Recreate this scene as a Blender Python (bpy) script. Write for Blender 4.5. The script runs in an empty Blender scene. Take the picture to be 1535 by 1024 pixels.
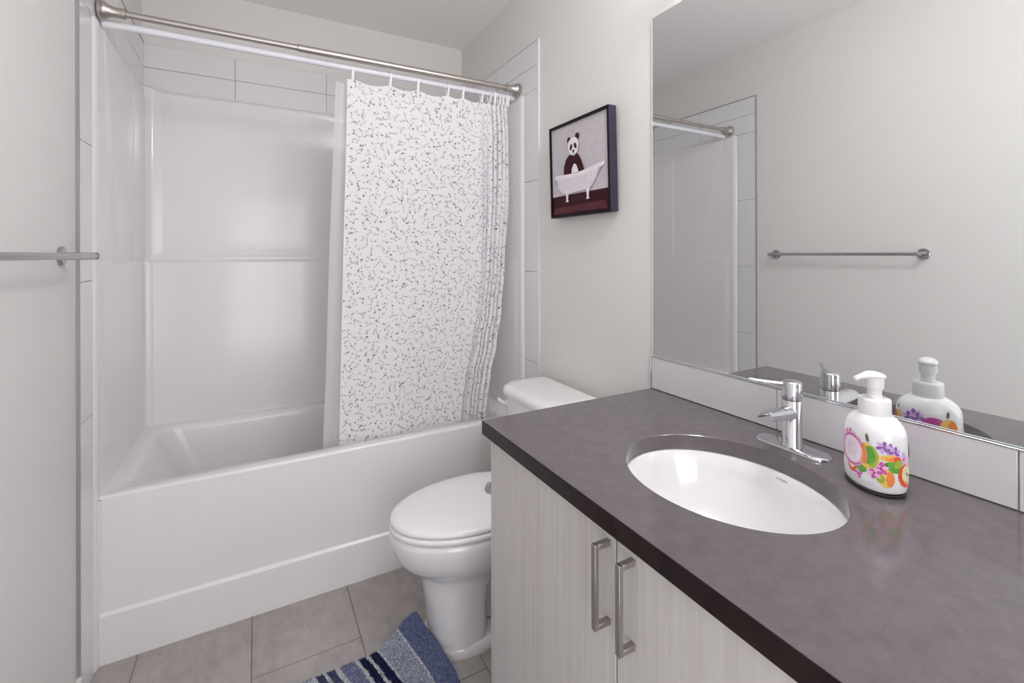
import bpy, bmesh, math, random
from mathutils import Vector, Matrix, noise
R = math.radians
PI = math.pi
sc = bpy.context.scene
col = sc.collection

# ------------------------------------------------------------------ camera
cam_d = bpy.data.cameras.new('camera'); cam = bpy.data.objects.new('camera', cam_d); col.objects.link(cam)
F_PX = 698.45
cam_d.sensor_fit = 'HORIZONTAL'; cam_d.sensor_width = 36.0
cam_d.lens = 36.0 * F_PX / 1535.0
cam_d.shift_y = -(512.0 - 381.9) / 1535.0
cam_d.clip_start = 0.02
cam.matrix_world = (Matrix.Translation((-1.0849, -1.8699, 1.2631)) @ Matrix.Rotation(-0.5027, 4, 'Z')
                    @ Matrix.Rotation(PI / 2, 4, 'X') @ Matrix.Rotation(-0.0024, 4, 'Z'))
sc.camera = cam

# ------------------------------------------------------------------ world, exposure
w = bpy.data.worlds.new('world'); sc.world = w; w.use_nodes = True
w.node_tree.nodes['Background'].inputs[0].default_value = (0.96, 0.97, 1.0, 1)
w.node_tree.nodes['Background'].inputs[1].default_value = 1.0
sc.view_settings.view_transform = 'Standard'; sc.view_settings.look = 'None'
sc.view_settings.gamma = 1.0; sc.view_settings.use_curve_mapping = False
sc.view_settings.exposure = 0.17
sc.cycles.max_bounces = 14; sc.cycles.diffuse_bounces = 8; sc.cycles.glossy_bounces = 6
sc.cycles.transparent_max_bounces = 12; sc.cycles.use_denoising = True
sc.cycles.sample_clamp_indirect = 4.0

def lamp_area(name, loc, rot, sx, sy, power, color=(1, 1, 1)):
    d = bpy.data.lights.new(name, 'AREA'); d.shape = 'RECTANGLE'; d.size = sx; d.size_y = sy
    d.energy = power; d.color = color
    o = bpy.data.objects.new(name, d); col.objects.link(o); o.location = loc; o.rotation_euler = rot
    return o
# added fill lights: tilted panel in the doorway behind, point lamp below the ceiling
DOOR_P, CEIL_P, BULB_E = 11.0, 18.0, 9.0
lamp_area('doorway_fill', (-0.86, -2.50, 1.10), (R(112), 0, 0), 0.95, 1.7, DOOR_P, (0.975, 0.985, 1.02))
cl = bpy.data.lights.new('ceiling_fill', 'POINT'); cl.energy = CEIL_P; cl.shadow_soft_size = 0.11; cl.color = (0.985, 0.975, 1.0)
clo = bpy.data.objects.new('ceiling_fill', cl); col.objects.link(clo); clo.location = (-0.32, -1.50, 2.26)

# ------------------------------------------------------------------ constants
W = 1.524; H = 2.4916; YB = 0.7247; YF = -2.60
Z_T, Z_G1, Z_G2 = 2.2014, 2.0979, 1.9920
Y_TILE = -0.148

# ------------------------------------------------------------------ materials
def new_mat(name):
    m = bpy.data.materials.new(name); m.use_nodes = True
    nt = m.node_tree; b = nt.nodes['Principled BSDF']
    return m, nt, b
def setc(b, c, r, metal=0.0, coat=0.0, spec=0.5):
    b.inputs['Base Color'].default_value = (*c, 1); b.inputs['Roughness'].default_value = r
    b.inputs['Metallic'].default_value = metal; b.inputs['Coat Weight'].default_value = coat
    b.inputs['Coat Roughness'].default_value = 0.06
    b.inputs['Specular IOR Level'].default_value = spec
def node(nt, t, **kw):
    n = nt.nodes.new(t)
    for k, v in kw.items(): setattr(n, k, v)
    return n
def noise_mat(name, c, c2, r, scale=4.0, detail=4.0, bump=0.0, bscale=80.0, metal=0.0, coat=0.0, stretch=(1, 1, 1), spec=0.5):
    m, nt, b = new_mat(name); setc(b, c, r, metal, coat, spec)
    tc = node(nt, 'ShaderNodeTexCoord'); mp = node(nt, 'ShaderNodeMapping'); mp.inputs['Scale'].default_value = stretch
    nt.links.new(tc.outputs['Object'], mp.inputs['Vector'])
    n = node(nt, 'ShaderNodeTexNoise'); n.inputs['Scale'].default_value = scale; n.inputs['Detail'].default_value = detail
    nt.links.new(mp.outputs[0], n.inputs['Vector'])
    rp = node(nt, 'ShaderNodeValToRGB'); rp.color_ramp.elements[0].position = 0.3; rp.color_ramp.elements[1].position = 0.7
    rp.color_ramp.elements[0].color = (*c, 1); rp.color_ramp.elements[1].color = (*c2, 1)
    nt.links.new(n.outputs['Fac'], rp.inputs[0]); nt.links.new(rp.outputs[0], b.inputs['Base Color'])
    if bump:
        n2 = node(nt, 'ShaderNodeTexNoise'); n2.inputs['Scale'].default_value = bscale; n2.inputs['Detail'].default_value = 3
        nt.links.new(mp.outputs[0], n2.inputs['Vector'])
        bp = node(nt, 'ShaderNodeBump'); bp.inputs['Strength'].default_value = bump; bp.inputs['Distance'].default_value = 0.002
        nt.links.new(n2.outputs['Fac'], bp.inputs['Height']); nt.links.new(bp.outputs[0], b.inputs['Normal'])
    return m
M = {}
M['paint'] = noise_mat('wall paint', (.70, .685, .66), (.715, .70, .675), .62, 2, 3, .08, 260)
M['paint_left'] = noise_mat('wall paint satin', (.70, .69, .675), (.715, .705, .69), .5, 2, 3, .08, 260)
M['ceiling'] = noise_mat('ceiling paint', (.86, .84, .83), (.87, .85, .84), .85, 3, 3, .25, 420)
M['trim'] = noise_mat('white trim paint', (.80, .79, .79), (.82, .81, .81), .35)
M['tile'] = noise_mat('white glazed wall tile', (.72, .715, .73), (.74, .735, .75), .07, 3)
M['grout'] = noise_mat('grey tile grout', (.36, .35, .35), (.42, .41, .41), .85, 40)
M['acrylic'] = noise_mat('white acrylic', (.80, .775, .775), (.81, .785, .785), .18, 2, coat=.25)
M['bs_tile'] = noise_mat('pale grey backsplash tile', (.62, .61, .63), (.64, .63, .65), .12, 3)
M['ceramic'] = noise_mat('white porcelain', (.80, .785, .79), (.81, .795, .80), .10, 3, coat=.6)
M['seat'] = noise_mat('white seat plastic', (.82, .80, .82), (.83, .81, .83), .16, 3)
M['nickel'] = noise_mat('brushed nickel', (.46, .42, .39), (.54, .49, .46), .36, 60, metal=1.0, stretch=(1, 30, 30))
M['satin'] = noise_mat('satin steel', (.42, .41, .43), (.50, .49, .51), .25, 60, metal=1.0)
M['handle'] = noise_mat('handle nickel', (.36, .33, .30), (.42, .39, .36), .36, 80, metal=.85, stretch=(8, 8, 1))
M['chrome'] = noise_mat('chrome', (.60, .60, .635), (.64, .64, .67), .05, 5, metal=1.0)
M['chrome_trim'] = noise_mat('chrome tile edge', (.75, .75, .77), (.8, .8, .82), .14, 5, metal=1.0)
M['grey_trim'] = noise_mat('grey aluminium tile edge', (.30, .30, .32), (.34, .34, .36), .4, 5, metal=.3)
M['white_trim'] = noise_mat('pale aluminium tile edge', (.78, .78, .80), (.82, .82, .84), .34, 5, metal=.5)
M['white_plastic'] = noise_mat('white plastic', (.85, .84, .86), (.87, .86, .88), .35, 5)
M['pump'] = noise_mat('white pump plastic', (.75, .74, .76), (.77, .76, .78), .32, 5)
M['bottle'] = noise_mat('glossy white bottle', (.80, .79, .81), (.82, .81, .83), .12, 5, coat=.5)
M['black'] = noise_mat('painted shadow gap', (.012, .011, .012), (.02, .018, .02), .4, 5)
M['frame'] = noise_mat('black picture frame', (.006, .004, .007), (.009, .006, .010), .35, 5, spec=.12)
M['frame_side'] = noise_mat('dark violet frame side', (.030, .022, .045), (.045, .03, .06), .42, 30, spec=.3)
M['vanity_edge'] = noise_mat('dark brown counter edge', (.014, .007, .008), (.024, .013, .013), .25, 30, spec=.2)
M['dark'] = noise_mat('dark gap', (.05, .045, .04), (.06, .05, .05), .8)
M['rod_white'] = noise_mat('white rod enamel', (.80, .80, .86), (.82, .82, .88), .3)

# mirror
m, nt, b = new_mat('silvered mirror'); setc(b, (.80, .815, .81), 0.0, 1.0); M['mirror'] = m
m, nt, b = new_mat('mirror bevel edge'); setc(b, (.72, .78, .77), .08, .3); M['mirror_edge'] = m

# quartz counter
def quartz():
    m, nt, b = new_mat('grey brown quartz'); setc(b, (.1, .09, .095), .12, spec=.5)
    tc = node(nt, 'ShaderNodeTexCoord')
    n = node(nt, 'ShaderNodeTexNoise'); n.inputs['Scale'].default_value = 38; n.inputs['Detail'].default_value = 8; n.inputs['Roughness'].default_value = .7
    v = node(nt, 'ShaderNodeTexVoronoi'); v.inputs['Scale'].default_value = 110
    nt.links.new(tc.outputs['Object'], n.inputs['Vector']); nt.links.new(tc.outputs['Object'], v.inputs['Vector'])
    rp = node(nt, 'ShaderNodeValToRGB'); e = rp.color_ramp.elements
    e[0].position = .32; e[0].color = (.110, .093, .100, 1); e[1].position = .72; e[1].color = (.138, .120, .129, 1)
    nt.links.new(n.outputs['Fac'], rp.inputs[0])
    rp2 = node(nt, 'ShaderNodeValToRGB'); e = rp2.color_ramp.elements
    e[0].position = .04; e[0].color = (.24, .22, .22, 1); e[1].position = .12; e[1].color = (0, 0, 0, 1)
    nt.links.new(v.outputs['Distance'], rp2.inputs[0])
    mx = node(nt, 'ShaderNodeMixRGB', blend_type='ADD'); mx.inputs[0].default_value = .35
    nt.links.new(rp.outputs[0], mx.inputs[1]); nt.links.new(rp2.outputs[0], mx.inputs[2]); nt.links.new(mx.outputs[0], b.inputs['Base Color'])
    return m
M['quartz'] = quartz()

# pale wood laminate, vertical grain
def laminate():
    m, nt, b = new_mat('pale grey wood laminate'); setc(b, (.5, .48, .47), .45)
    tc = node(nt, 'ShaderNodeTexCoord'); mp = node(nt, 'ShaderNodeMapping'); mp.inputs['Scale'].default_value = (60, 60, 1.6)
    n = node(nt, 'ShaderNodeTexNoise'); n.inputs['Scale'].default_value = 1.6; n.inputs['Detail'].default_value = 7; n.inputs['Roughness'].default_value = .62
    n.inputs['Distortion'].default_value = .4
    nt.links.new(tc.outputs['Object'], mp.inputs[0]); nt.links.new(mp.outputs[0], n.inputs['Vector'])
    rp = node(nt, 'ShaderNodeValToRGB'); e = rp.color_ramp.elements
    e[0].position = .28; e[0].color = (.500, .468, .452, 1); e[1].position = .72; e[1].color = (.600, .578, .562, 1)
    nt.links.new(n.outputs['Fac'], rp.inputs[0]); nt.links.new(rp.outputs[0], b.inputs['Base Color'])
    bp = node(nt, 'ShaderNodeBump'); bp.inputs['Strength'].default_value = .12; bp.inputs['Distance'].default_value = .001
    nt.links.new(n.outputs['Fac'], bp.inputs['Height']); nt.links.new(bp.outputs[0], b.inputs['Normal'])
    return m
M['laminate'] = laminate()

# floor tile
def floor_tile():
    m, nt, b = new_mat('grey brown floor tile'); setc(b, (.3, .28, .27), .42)
    tc = node(nt, 'ShaderNodeTexCoord'); mp = node(nt, 'ShaderNodeMapping'); mp.inputs['Scale'].default_value = (1.0, 1.0, 1)
    mp2 = node(nt, 'ShaderNodeMapping'); mp2.inputs['Scale'].default_value = (4, 1.6, 4)
    n = node(nt, 'ShaderNodeTexNoise'); n.inputs['Scale'].default_value = 5; n.inputs['Detail'].default_value = 9; n.inputs['Roughness'].default_value = .65
    n2 = node(nt, 'ShaderNodeTexNoise'); n2.inputs['Scale'].default_value = 9; n2.inputs['Detail'].default_value = 9; n2.inputs['Roughness'].default_value = .75
    nt.links.new(tc.outputs['Object'], mp.inputs[0]); nt.links.new(tc.outputs['Object'], mp2.inputs[0])
    nt.links.new(mp.outputs[0], n.inputs['Vector']); nt.links.new(mp2.outputs[0], n2.inputs['Vector'])
    mx = node(nt, 'ShaderNodeMath', operation='ADD'); nt.links.new(n.outputs['Fac'], mx.inputs[0]); nt.links.new(n2.outputs['Fac'], mx.inputs[1])
    md = node(nt, 'ShaderNodeMath', operation='MULTIPLY'); md.inputs[1].default_value = .5; nt.links.new(mx.outputs[0], md.inputs[0])
    rp = node(nt, 'ShaderNodeValToRGB'); e = rp.color_ramp.elements
    e[0].position = .30; e[0].color = (.265, .240, .232, 1); e[1].position = .70; e[1].color = (.48, .445, .432, 1)
    nt.links.new(md.outputs[0], rp.inputs[0]); nt.links.new(rp.outputs[0], b.inputs['Base Color'])
    bp = node(nt, 'ShaderNodeBump'); bp.inputs['Strength'].default_value = .2; bp.inputs['Distance'].default_value = .001
    nt.links.new(n2.outputs['Fac'], bp.inputs['Height']); nt.links.new(bp.outputs[0], b.inputs['Normal'])
    return m
M['floor'] = floor_tile()
M['floor_grout'] = noise_mat('floor grout', (.17, .155, .15), (.20, .18, .175), .9, 50)

# cloth
def cloth(name, c, trans, rough=.8, alpha=1.0):
    m, nt, b = new_mat(name); setc(b, c, rough)
    out = nt.nodes['Material Output']
    tr = node(nt, 'ShaderNodeBsdfTranslucent'); tr.inputs[0].default_value = (*c, 1)
    mx = node(nt, 'ShaderNodeMixShader'); mx.inputs[0].default_value = trans
    nt.links.new(b.outputs[0], mx.inputs[1]); nt.links.new(tr.outputs[0], mx.inputs[2])
    last = mx
    if alpha < 1:
        tp = node(nt, 'ShaderNodeBsdfTransparent'); m2 = node(nt, 'ShaderNodeMixShader'); m2.inputs[0].default_value = alpha
        nt.links.new(tp.outputs[0], m2.inputs[1]); nt.links.new(mx.outputs[0], m2.inputs[2]); last = m2
    nt.links.new(last.outputs[0], out.inputs['Surface'])
    tc = node(nt, 'ShaderNodeTexCoord'); n = node(nt, 'ShaderNodeTexNoise'); n.inputs['Scale'].default_value = 300
    nt.links.new(tc.outputs['Object'], n.inputs['Vector'])
    bp = node(nt, 'ShaderNodeBump'); bp.inputs['Strength'].default_value = .05; bp.inputs['Distance'].default_value = .001
    nt.links.new(n.outputs['Fac'], bp.inputs['Height']); nt.links.new(bp.outputs[0], b.inputs['Normal'])
    return m
M['curtain'] = cloth('white curtain fabric', (.90, .89, .91), .22)
M['liner'] = cloth('translucent liner vinyl', (.86, .85, .84), .45, .35, .78)
def flat(name, c, r=.7, spec=.5):
    M[name] = noise_mat(name, c, tuple(min(1, x * 1.12) for x in c), r, 60, spec=spec)
flat('p_leaf', (.27, .29, .31)); flat('p_leaf2', (.42, .45, .45)); flat('p_bud', (.12, .08, .12)); flat('p_red', (.25, .05, .09)); flat('p_stem', (.46, .48, .49))
flat('p_rose', (.42, .22, .28))

# ------------------------------------------------------------------ mesh helper
class MB:
    def __init__(s): s.v = []; s.f = []; s.m = []; s.uv = None
    def add(s, vs, fs, mi=0):
        o = len(s.v); s.v += [tuple(x) for x in vs]
        for f in fs: s.f.append(tuple(i + o for i in f)); s.m.append(mi)
    def box(s, x0, x1, y0, y1, z0, z1, mi=0):
        x0, x1 = sorted((x0, x1)); y0, y1 = sorted((y0, y1)); z0, z1 = sorted((z0, z1))
        v = [(x0, y0, z0), (x1, y0, z0), (x1, y1, z0), (x0, y1, z0), (x0, y0, z1), (x1, y0, z1), (x1, y1, z1), (x0, y1, z1)]
        s.add(v, [(0, 3, 2, 1), (4, 5, 6, 7), (0, 1, 5, 4), (1, 2, 6, 5), (2, 3, 7, 6), (3, 0, 4, 7)], mi)
    def loft(s, rings, cap0=True, cap1=True, mi=0, closed=True):
        n = len(rings[0]); vs = [p for r in rings for p in r]; fs = []
        for k in range(len(rings) - 1):
            for i in range(n if closed else n - 1):
                j = (i + 1) % n
                fs.append((k * n + i, k * n + j, (k + 1) * n + j, (k + 1) * n + i))
        if cap0: fs.append(tuple(reversed(range(n))))
        if cap1: fs.append(tuple((len(rings) - 1) * n + i for i in range(n)))
        s.add(vs, fs, mi)
    def lathe(s, prof, c=(0, 0, 0), axis='z', n=32, mi=0, cap=True):
        rings = []
        for r, h in prof:
            ring = []
            for i in range(n):
                a = 2 * PI * i / n; p, q = r * math.cos(a), r * math.sin(a)
                ring.append({'z': (c[0] + p, c[1] + q, c[2] + h), 'x': (c[0] + h, c[1] + p, c[2] + q), 'y': (c[0] + q, c[1] + h, c[2] + p)}[axis])
            rings.append(ring)
        s.loft(rings, cap, cap, mi)
    def tube(s, pts, r, n=12, mi=0, cap=True):
        pts = [Vector(p) for p in pts]; rings = []
        up = Vector((0, 0, 1))
        d0 = (pts[1] - pts[0]).normalized()
        if abs(d0.dot(up)) > .9: up = Vector((1, 0, 0))
        a = d0.cross(up).normalized()
        for k, p in enumerate(pts):
            d = (pts[min(k + 1, len(pts) - 1)] - pts[max(k - 1, 0)]).normalized()
            a = (a - d * a.dot(d)).normalized(); b = d.cross(a)
            rr = r[k] if isinstance(r, (list, tuple)) else r
            rings.append([p + a * rr * math.cos(2 * PI * i / n) + b * rr * math.sin(2 * PI * i / n) for i in range(n)])
        s.loft(rings, cap, cap, mi)
    def grid(s, fn, nu, nv, mi=0, flip=False):
        vs = [fn(i / nu, j / nv) for i in range(nu + 1) for j in range(nv + 1)]; fs = []
        for i in range(nu):
            for j in range(nv):
                q = (i * (nv + 1) + j, (i + 1) * (nv + 1) + j, (i + 1) * (nv + 1) + j + 1, i * (nv + 1) + j + 1)
                fs.append(tuple(reversed(q)) if flip else q)
        s.add(vs, fs, mi)
    def build(s, name, mats, parent=None, smooth=False, bevel=0, seg=2, angle=35, recalc=True, origin=None, subsurf=0):
        me = bpy.data.meshes.new(name)
        ox = Vector(origin) if origin else Vector((0, 0, 0))
        me.from_pydata([tuple(Vector(p) - ox) for p in s.v], [], s.f)
        if not isinstance(mats, (list, tuple)): mats = [mats]
        for m in mats: me.materials.append(M[m] if isinstance(m, str) else m)
        me.polygons.foreach_set('material_index', s.m)
        if s.uv is not None:
            ul = me.uv_layers.new(name='UVMap')
            for l in me.loops: ul.data[l.index].uv = s.uv[l.vertex_index]
        if recalc:
            bm = bmesh.new(); bm.from_mesh(me); bmesh.ops.recalc_face_normals(bm, faces=bm.faces); bm.to_mesh(me); bm.free()
        me.update()
        o = bpy.data.objects.new(name, me); col.objects.link(o); o.location = ox
        if parent:
            wl = Vector((0, 0, 0)); q = parent
            while q: wl += q.location; q = q.parent
            o.parent = parent; o.location = ox - wl
        if smooth:
            me.polygons.foreach_set('use_smooth', [True] * len(me.polygons))
            if smooth != 'all': me.set_sharp_from_angle(angle=R(angle))
        if bevel:
            md = o.modifiers.new('bevel', 'BEVEL'); md.width = bevel; md.segments = seg; md.limit_method = 'ANGLE'; md.angle_limit = R(40)
            md.harden_normals = False
            me.polygons.foreach_set('use_smooth', [True] * len(me.polygons)); me.set_sharp_from_angle(angle=R(50)) if not smooth else None
        if subsurf:
            md = o.modifiers.new('sub', 'SUBSURF'); md.levels = subsurf; md.render_levels = subsurf
        return o
def tag(o, label, cat, group=None):
    o['label'] = label; o['category'] = cat
    if group: o['group'] = group
    return o
def empty(name, loc, label, cat, group=None):
    o = bpy.data.objects.new(name, None); col.objects.link(o); o.location = loc; o.empty_display_size = .05
    return tag(o, label, cat, group)
def struct(o): o['kind'] = 'structure'; return o
def sm(a, b, x):
    t = max(0.0, min(1.0, (x - a) / (b - a))); return t * t * (3 - 2 * t)
def lerp_t(tab, x):
    if x <= tab[0][0]: return tab[0][1]
    for (a, p), (b, q) in zip(tab, tab[1:]):
        if x <= b:
            t = (x - a) / (b - a); t = t * t * (3 - 2 * t) if len(tab) > 8 else t
            return p + (q - p) * t
    return tab[-1][1]

# ------------------------------------------------------------------ room shell
def wall(name, *b, mat='paint'):
    mb = MB(); mb.box(*b); return struct(mb.build(name, mat))
wall_back = wall('wall_back', -W - .1, .1, YB, YB + .1, 0, H)
wall_right = wall('wall_right', 0, .1, YF, YB, 0, H)
wall_left = wall('wall_left', -W - .1, -W, YF, YB, 0, H, mat='paint_left')
mb = MB()
mb.box(-W, -1.36, YF - .1, YF, 0, H); mb.box(-.36, 0, YF - .1, YF, 0, H); mb.box(-1.36, -.36, YF - .1, YF, 2.2, H)
struct(mb.build('wall_front', 'paint'))
mb = MB(); mb.box(-W - .1, .1, YF - .1, YB + .1, H, H + .1); struct(mb.build('ceiling', 'ceiling'))
# door frame of the open doorway behind
mb = MB()
mb.box(-1.36, -1.34, YF - .1, YF, 0, 2.2); mb.box(-.38, -.36, YF - .1, YF, 0, 2.2); mb.box(-1.34, -.38, YF - .1, YF, 2.18, 2.2)
struct(mb.build('door_1', 'trim'))

# floor: tiles 0.316 x 0.61 in alternating columns
mb = MB(); mb.box(-W - .1, .1, YF - .1, YB + .1, -.05, -.0015)
fl = struct(mb.build('floor', 'floor_grout'))
mb = MB(); g = .0014
ci = 0; x = -1.099 - .316 * 2
xs = [-1.099 + .316 * k for k in range(-2, 5)]
for k, xa in enumerate(xs):
    off = -.2785 if k % 2 == 0 else -.2785 - .305
    for j in range(-5, 5):
        ya = off + .61 * j
        x0, x1 = max(xa, -W), min(xa + .316, 0); y0, y1 = max(ya, YF), min(ya + .61, YB)
        if x1 - x0 > .01 and y1 - y0 > .01: mb.box(x0 + g, x1 - g, y0 + g, y1 - g, -.006, 0)
mb.build('floor_tile', 'floor', fl, bevel=.0008, seg=1)
# baseboards
mb = MB(); mb.box(-W, -W + .012, YF, Y_TILE - .002, 0, .09); struct(mb.build('baseboard_left', 'trim', bevel=.003))
mb = MB(); mb.box(-.012, 0, -.82, Y_TILE - .002, 0, .09); struct(mb.build('baseboard_right', 'trim', bevel=.003))

# ------------------------------------------------------------------ wall tiles around the tub
TT = .008
def side_tiles(sgn, parent):
    # sgn 0: right wall (x = 0, into -x), 1: left wall (x = -W, into +x)
    xw, xi = (0, -TT) if sgn == 0 else (-W, -W + TT)
    xg = -TT * .6 if sgn == 0 else -W + TT * .6
    mb = MB(); g = .0011
    mb.box(xw, xg, Y_TILE, YB, Z_G2 - .0, Z_T, 1); mb.box(xw, xg, Y_TILE, -.030, 0, Z_G2, 1)
    for z0, z1 in ((Z_G1, Z_T), (Z_G2, Z_G1)):
        for y0, y1 in ((Y_TILE, .249), (.249, .655), (.655, YB)):
            mb.box(xw, xi, y0 + g, y1 - g, z0 + g, z1 - g, 0)
    zs = [0, .374, .7875, 1.1880, 1.5911, Z_G2]
    zs[1] = .372
    for z0, z1 in zip(zs, zs[1:]): mb.box(xw, xi, Y_TILE + g, -.031, z0 + g, z1 - g, 0)
    o = mb.build('wall_tile', ['tile', 'grout'], parent, bevel=.0008, seg=1)
    mb = MB(); e = .0035
    sx = (xi - .0012) if sgn == 0 else (xi + .0012)
    mb.box(xw, sx, Y_TILE - e, Y_TILE, 0, Z_T + e); mb.box(xw, sx, Y_TILE, YB - TT, Z_T, Z_T + e)
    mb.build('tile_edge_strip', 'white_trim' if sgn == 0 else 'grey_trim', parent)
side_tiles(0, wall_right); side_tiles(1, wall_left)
mb = MB(); g = .0011
mb.box(-W, 0, YB - TT * .6, YB, Z_G2 - .04, Z_T, 1)
xj = [-W, -1.170, -.7615, -.355, 0]
for z0, z1 in ((Z_G1, Z_T), (Z_G2 - .04, Z_G1)):
    for x0, x1 in zip(xj, xj[1:]): mb.box(x0 + g, x1 - g, YB - TT, YB, z0 + g, z1 - g, 0)
mb.build('wall_tile', ['tile', 'grout'], wall_back, bevel=.0008, seg=1)

# ------------------------------------------------------------------ bathtub
RIM = .5174
def rrect(x0, x1, y0, y1, r, z, n=12):
    pts = []
    for cx, cy, a0 in ((x1 - r, y1 - r, 0), (x0 + r, y1 - r, 90), (x0 + r, y0 + r, 180), (x1 - r, y0 + r, 270)):
        for i in range(n + 1):
            a = R(a0 + 90 * i / n); pts.append((cx + r * math.cos(a), cy + r * math.sin(a), z))
    return pts
tub = empty('bathtub', (-W / 2, .36, 0), 'white alcove bathtub with a smooth stepped apron, behind the shower curtain', 'bathtub')
X0, X1 = -W + .001, -.001
mb = MB()
yb = YB - .003
rings = []
for k in range(7):
    a = R(90 * k / 6); r_ = .010
    rings.append(rrect(X0, X1, .005 + r_ - r_ * math.cos(a), yb, .002, RIM - r_ + r_ * math.sin(a)))
rings.append(rrect(X0 + .004, X1 - .004, .022, yb - .004, .004, RIM))
# inner opening
A = (-W + .075, -.085, .070, YB - .085)
rings.append(rrect(A[0] - .016, A[1] + .016, A[2] - .014, A[3] + .014, .07, RIM - .001))
rings.append(rrect(A[0] - .004, A[1] + .004, A[2] - .003, A[3] + .003, .07, RIM - .008))
rings.append(rrect(A[0] + .008, A[1] - .003, A[2] + .002, A[3] - .002, .07, RIM - .03))
rings.append(rrect(A[0] + .060, A[1] - .012, A[2] + .012, A[3] - .012, .075, .38))
rings.append(rrect(A[0] + .135, A[1] - .030, A[2] + .028, A[3] - .028, .08, .24))
rings.append(rrect(A[0] + .175, A[1] - .045, A[2] + .040, A[3] - .040, .09, .16))
rings.append(rrect(A[0] + .215, A[1] - .075, A[2] + .075, A[3] - .075, .09, .125))
rings.append(rrect(A[0] + .30, A[1] - .15, A[2] + .15, A[3] - .15, .08, .118))
mb.loft(rings, False, True)
mb.build('basin', 'acrylic', tub, smooth=True, angle=60)
# apron: profile over (x,z): border 0.0, panel recessed
def apron_y(x, z):
    inx = sm(X0 + .0135, X0 + .0215, x) * (1 - sm(X1 - .0215, X1 - .0135, x))
    panel = inx * sm(.1475, .1575, z)
    return -.0035 + .0085 * panel
us = [0, .004, .008] + [.010 + .012 * k / 8 for k in range(9)] + [.03, .06, .1, .2, .4, .6, .8, 1.0, 1.2, 1.4, 1.46, 1.49] + [1.500 + .012 * k / 8 for k in range(9)] + [1.516, 1.522]
zsA = [0, .01, .08, .13, .14] + [.145 + .020 * k / 10 for k in range(11)] + [.17, .25, .35, .45, .478] + [.49, .50, RIM - .010]
mb = MB()
vs = [(X0 + u, apron_y(X0 + u, z), z) for u in us for z in zsA]; nz = len(zsA)
mb.add(vs, [(i * nz + j, (i + 1) * nz + j, (i + 1) * nz + j + 1, i * nz + j + 1) for i in range(len(us) - 1) for j in range(nz - 1)])
mb.build('apron', 'acrylic', tub, smooth='all', recalc=False)
mb = MB(); mb.box(-1.515, -1.487, -.0025, 0, 0.001, .009); mb.build('corner_shim', 'grout', tub)
# drain
mb = MB(); mb.lathe([(0.0, 0.0), (.033, 0), (.034, .002), (.030, .005), (.01, .006), (0.0, .006)], (-.30, .36, .117), n=32); mb.build('drain', 'chrome', tub, smooth=True)

# ------------------------------------------------------------------ shower surround (moulded wall panels)
SZ0, SZ1 = RIM - .002, 1.9990
def surround():
    path = []     # (x, y, nx, ny) inner face base path (thickness measured from walls)
    t = .012; rc = .038
    xl, xr, ybk = -W + t, -t, YB - .022
    # left front flange (rounded nose)
    path.append((xl, .003, 1, 0, 1))
    ny = 170
    for i in range(1, ny + 1): path.append((xl, .003 + (ybk - rc - .003) * i / ny, 1, 0, 1))
    for i in range(1, 25):
        a = R(90 * i / 24); path.append((xl + rc - rc * math.cos(a), ybk - rc + rc * math.sin(a), math.cos(a), -math.sin(a), 2))
    nb = 60
    for i in range(1, nb + 1): path.append((xl + rc + (xr - xl - 2 * rc) * i / nb, ybk, 0, -1, 3))
    for i in range(1, 25):
        a = R(90 * i / 24); path.append((xr - rc + rc * math.sin(a), ybk - rc + rc * math.cos(a), -math.sin(a), -math.cos(a), 4))
    for i in range(1, 61): path.append((xr, ybk - rc - (ybk - rc - .003) * i / 60, -1, 0, 5))
    # extra fine samples near the panel edges on the back wall
    zs = [SZ0, .53, .55, .7, .9, 1.1, 1.2, 1.225] + [1.230 + .016 * k / 8 for k in range(9)] + [1.25, 1.256, 1.262, 1.27, 1.35, 1.45, 1.55, 1.65, 1.75, 1.85, 1.9, 1.93, 1.94, 1.946, 1.952, 1.958, 1.965, 1.975, 1.985, 1.991, 1.995, 1.998, SZ1]
    def off(x, y, seg, z):
        d = 0.0
        if seg in (2, 3, 4):
            low = 1 - sm(1.230, 1.246, z)
            edge = sm(-1.464, -1.457, x) * (1 - sm(-.12, -.10, x))
            pan = edge * sm(1.256, 1.266, z) * (1 - sm(1.90, 1.975, z))
            d = .010 + .012 * low - .006 * pan * (seg == 3)
            if seg == 2: d *= sm(ybk - rc, ybk - rc * .3, y)
            if seg == 4: d *= sm(ybk - rc, ybk - rc * .3, y)
        if seg in (1, 5):
            low = 1 - sm(1.236, 1.246, z)
            d = 0.003 * low * sm(.02, .06, y) + .004 * (1 - low) * sm(.458, .468, y) * (1 - sm(1.945, 1.96, z)) * (seg == 1)
            yl = .062 + (1.994 - z) / (1.994 - 1.2596) * .141
            if z > 1.24: d += .003 * sm(yl, yl + .012, y) * sm(1.243, 1.26, z) * (seg == 1)
        return d
    return path, zs, off
path, zs, off = surround()
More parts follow.
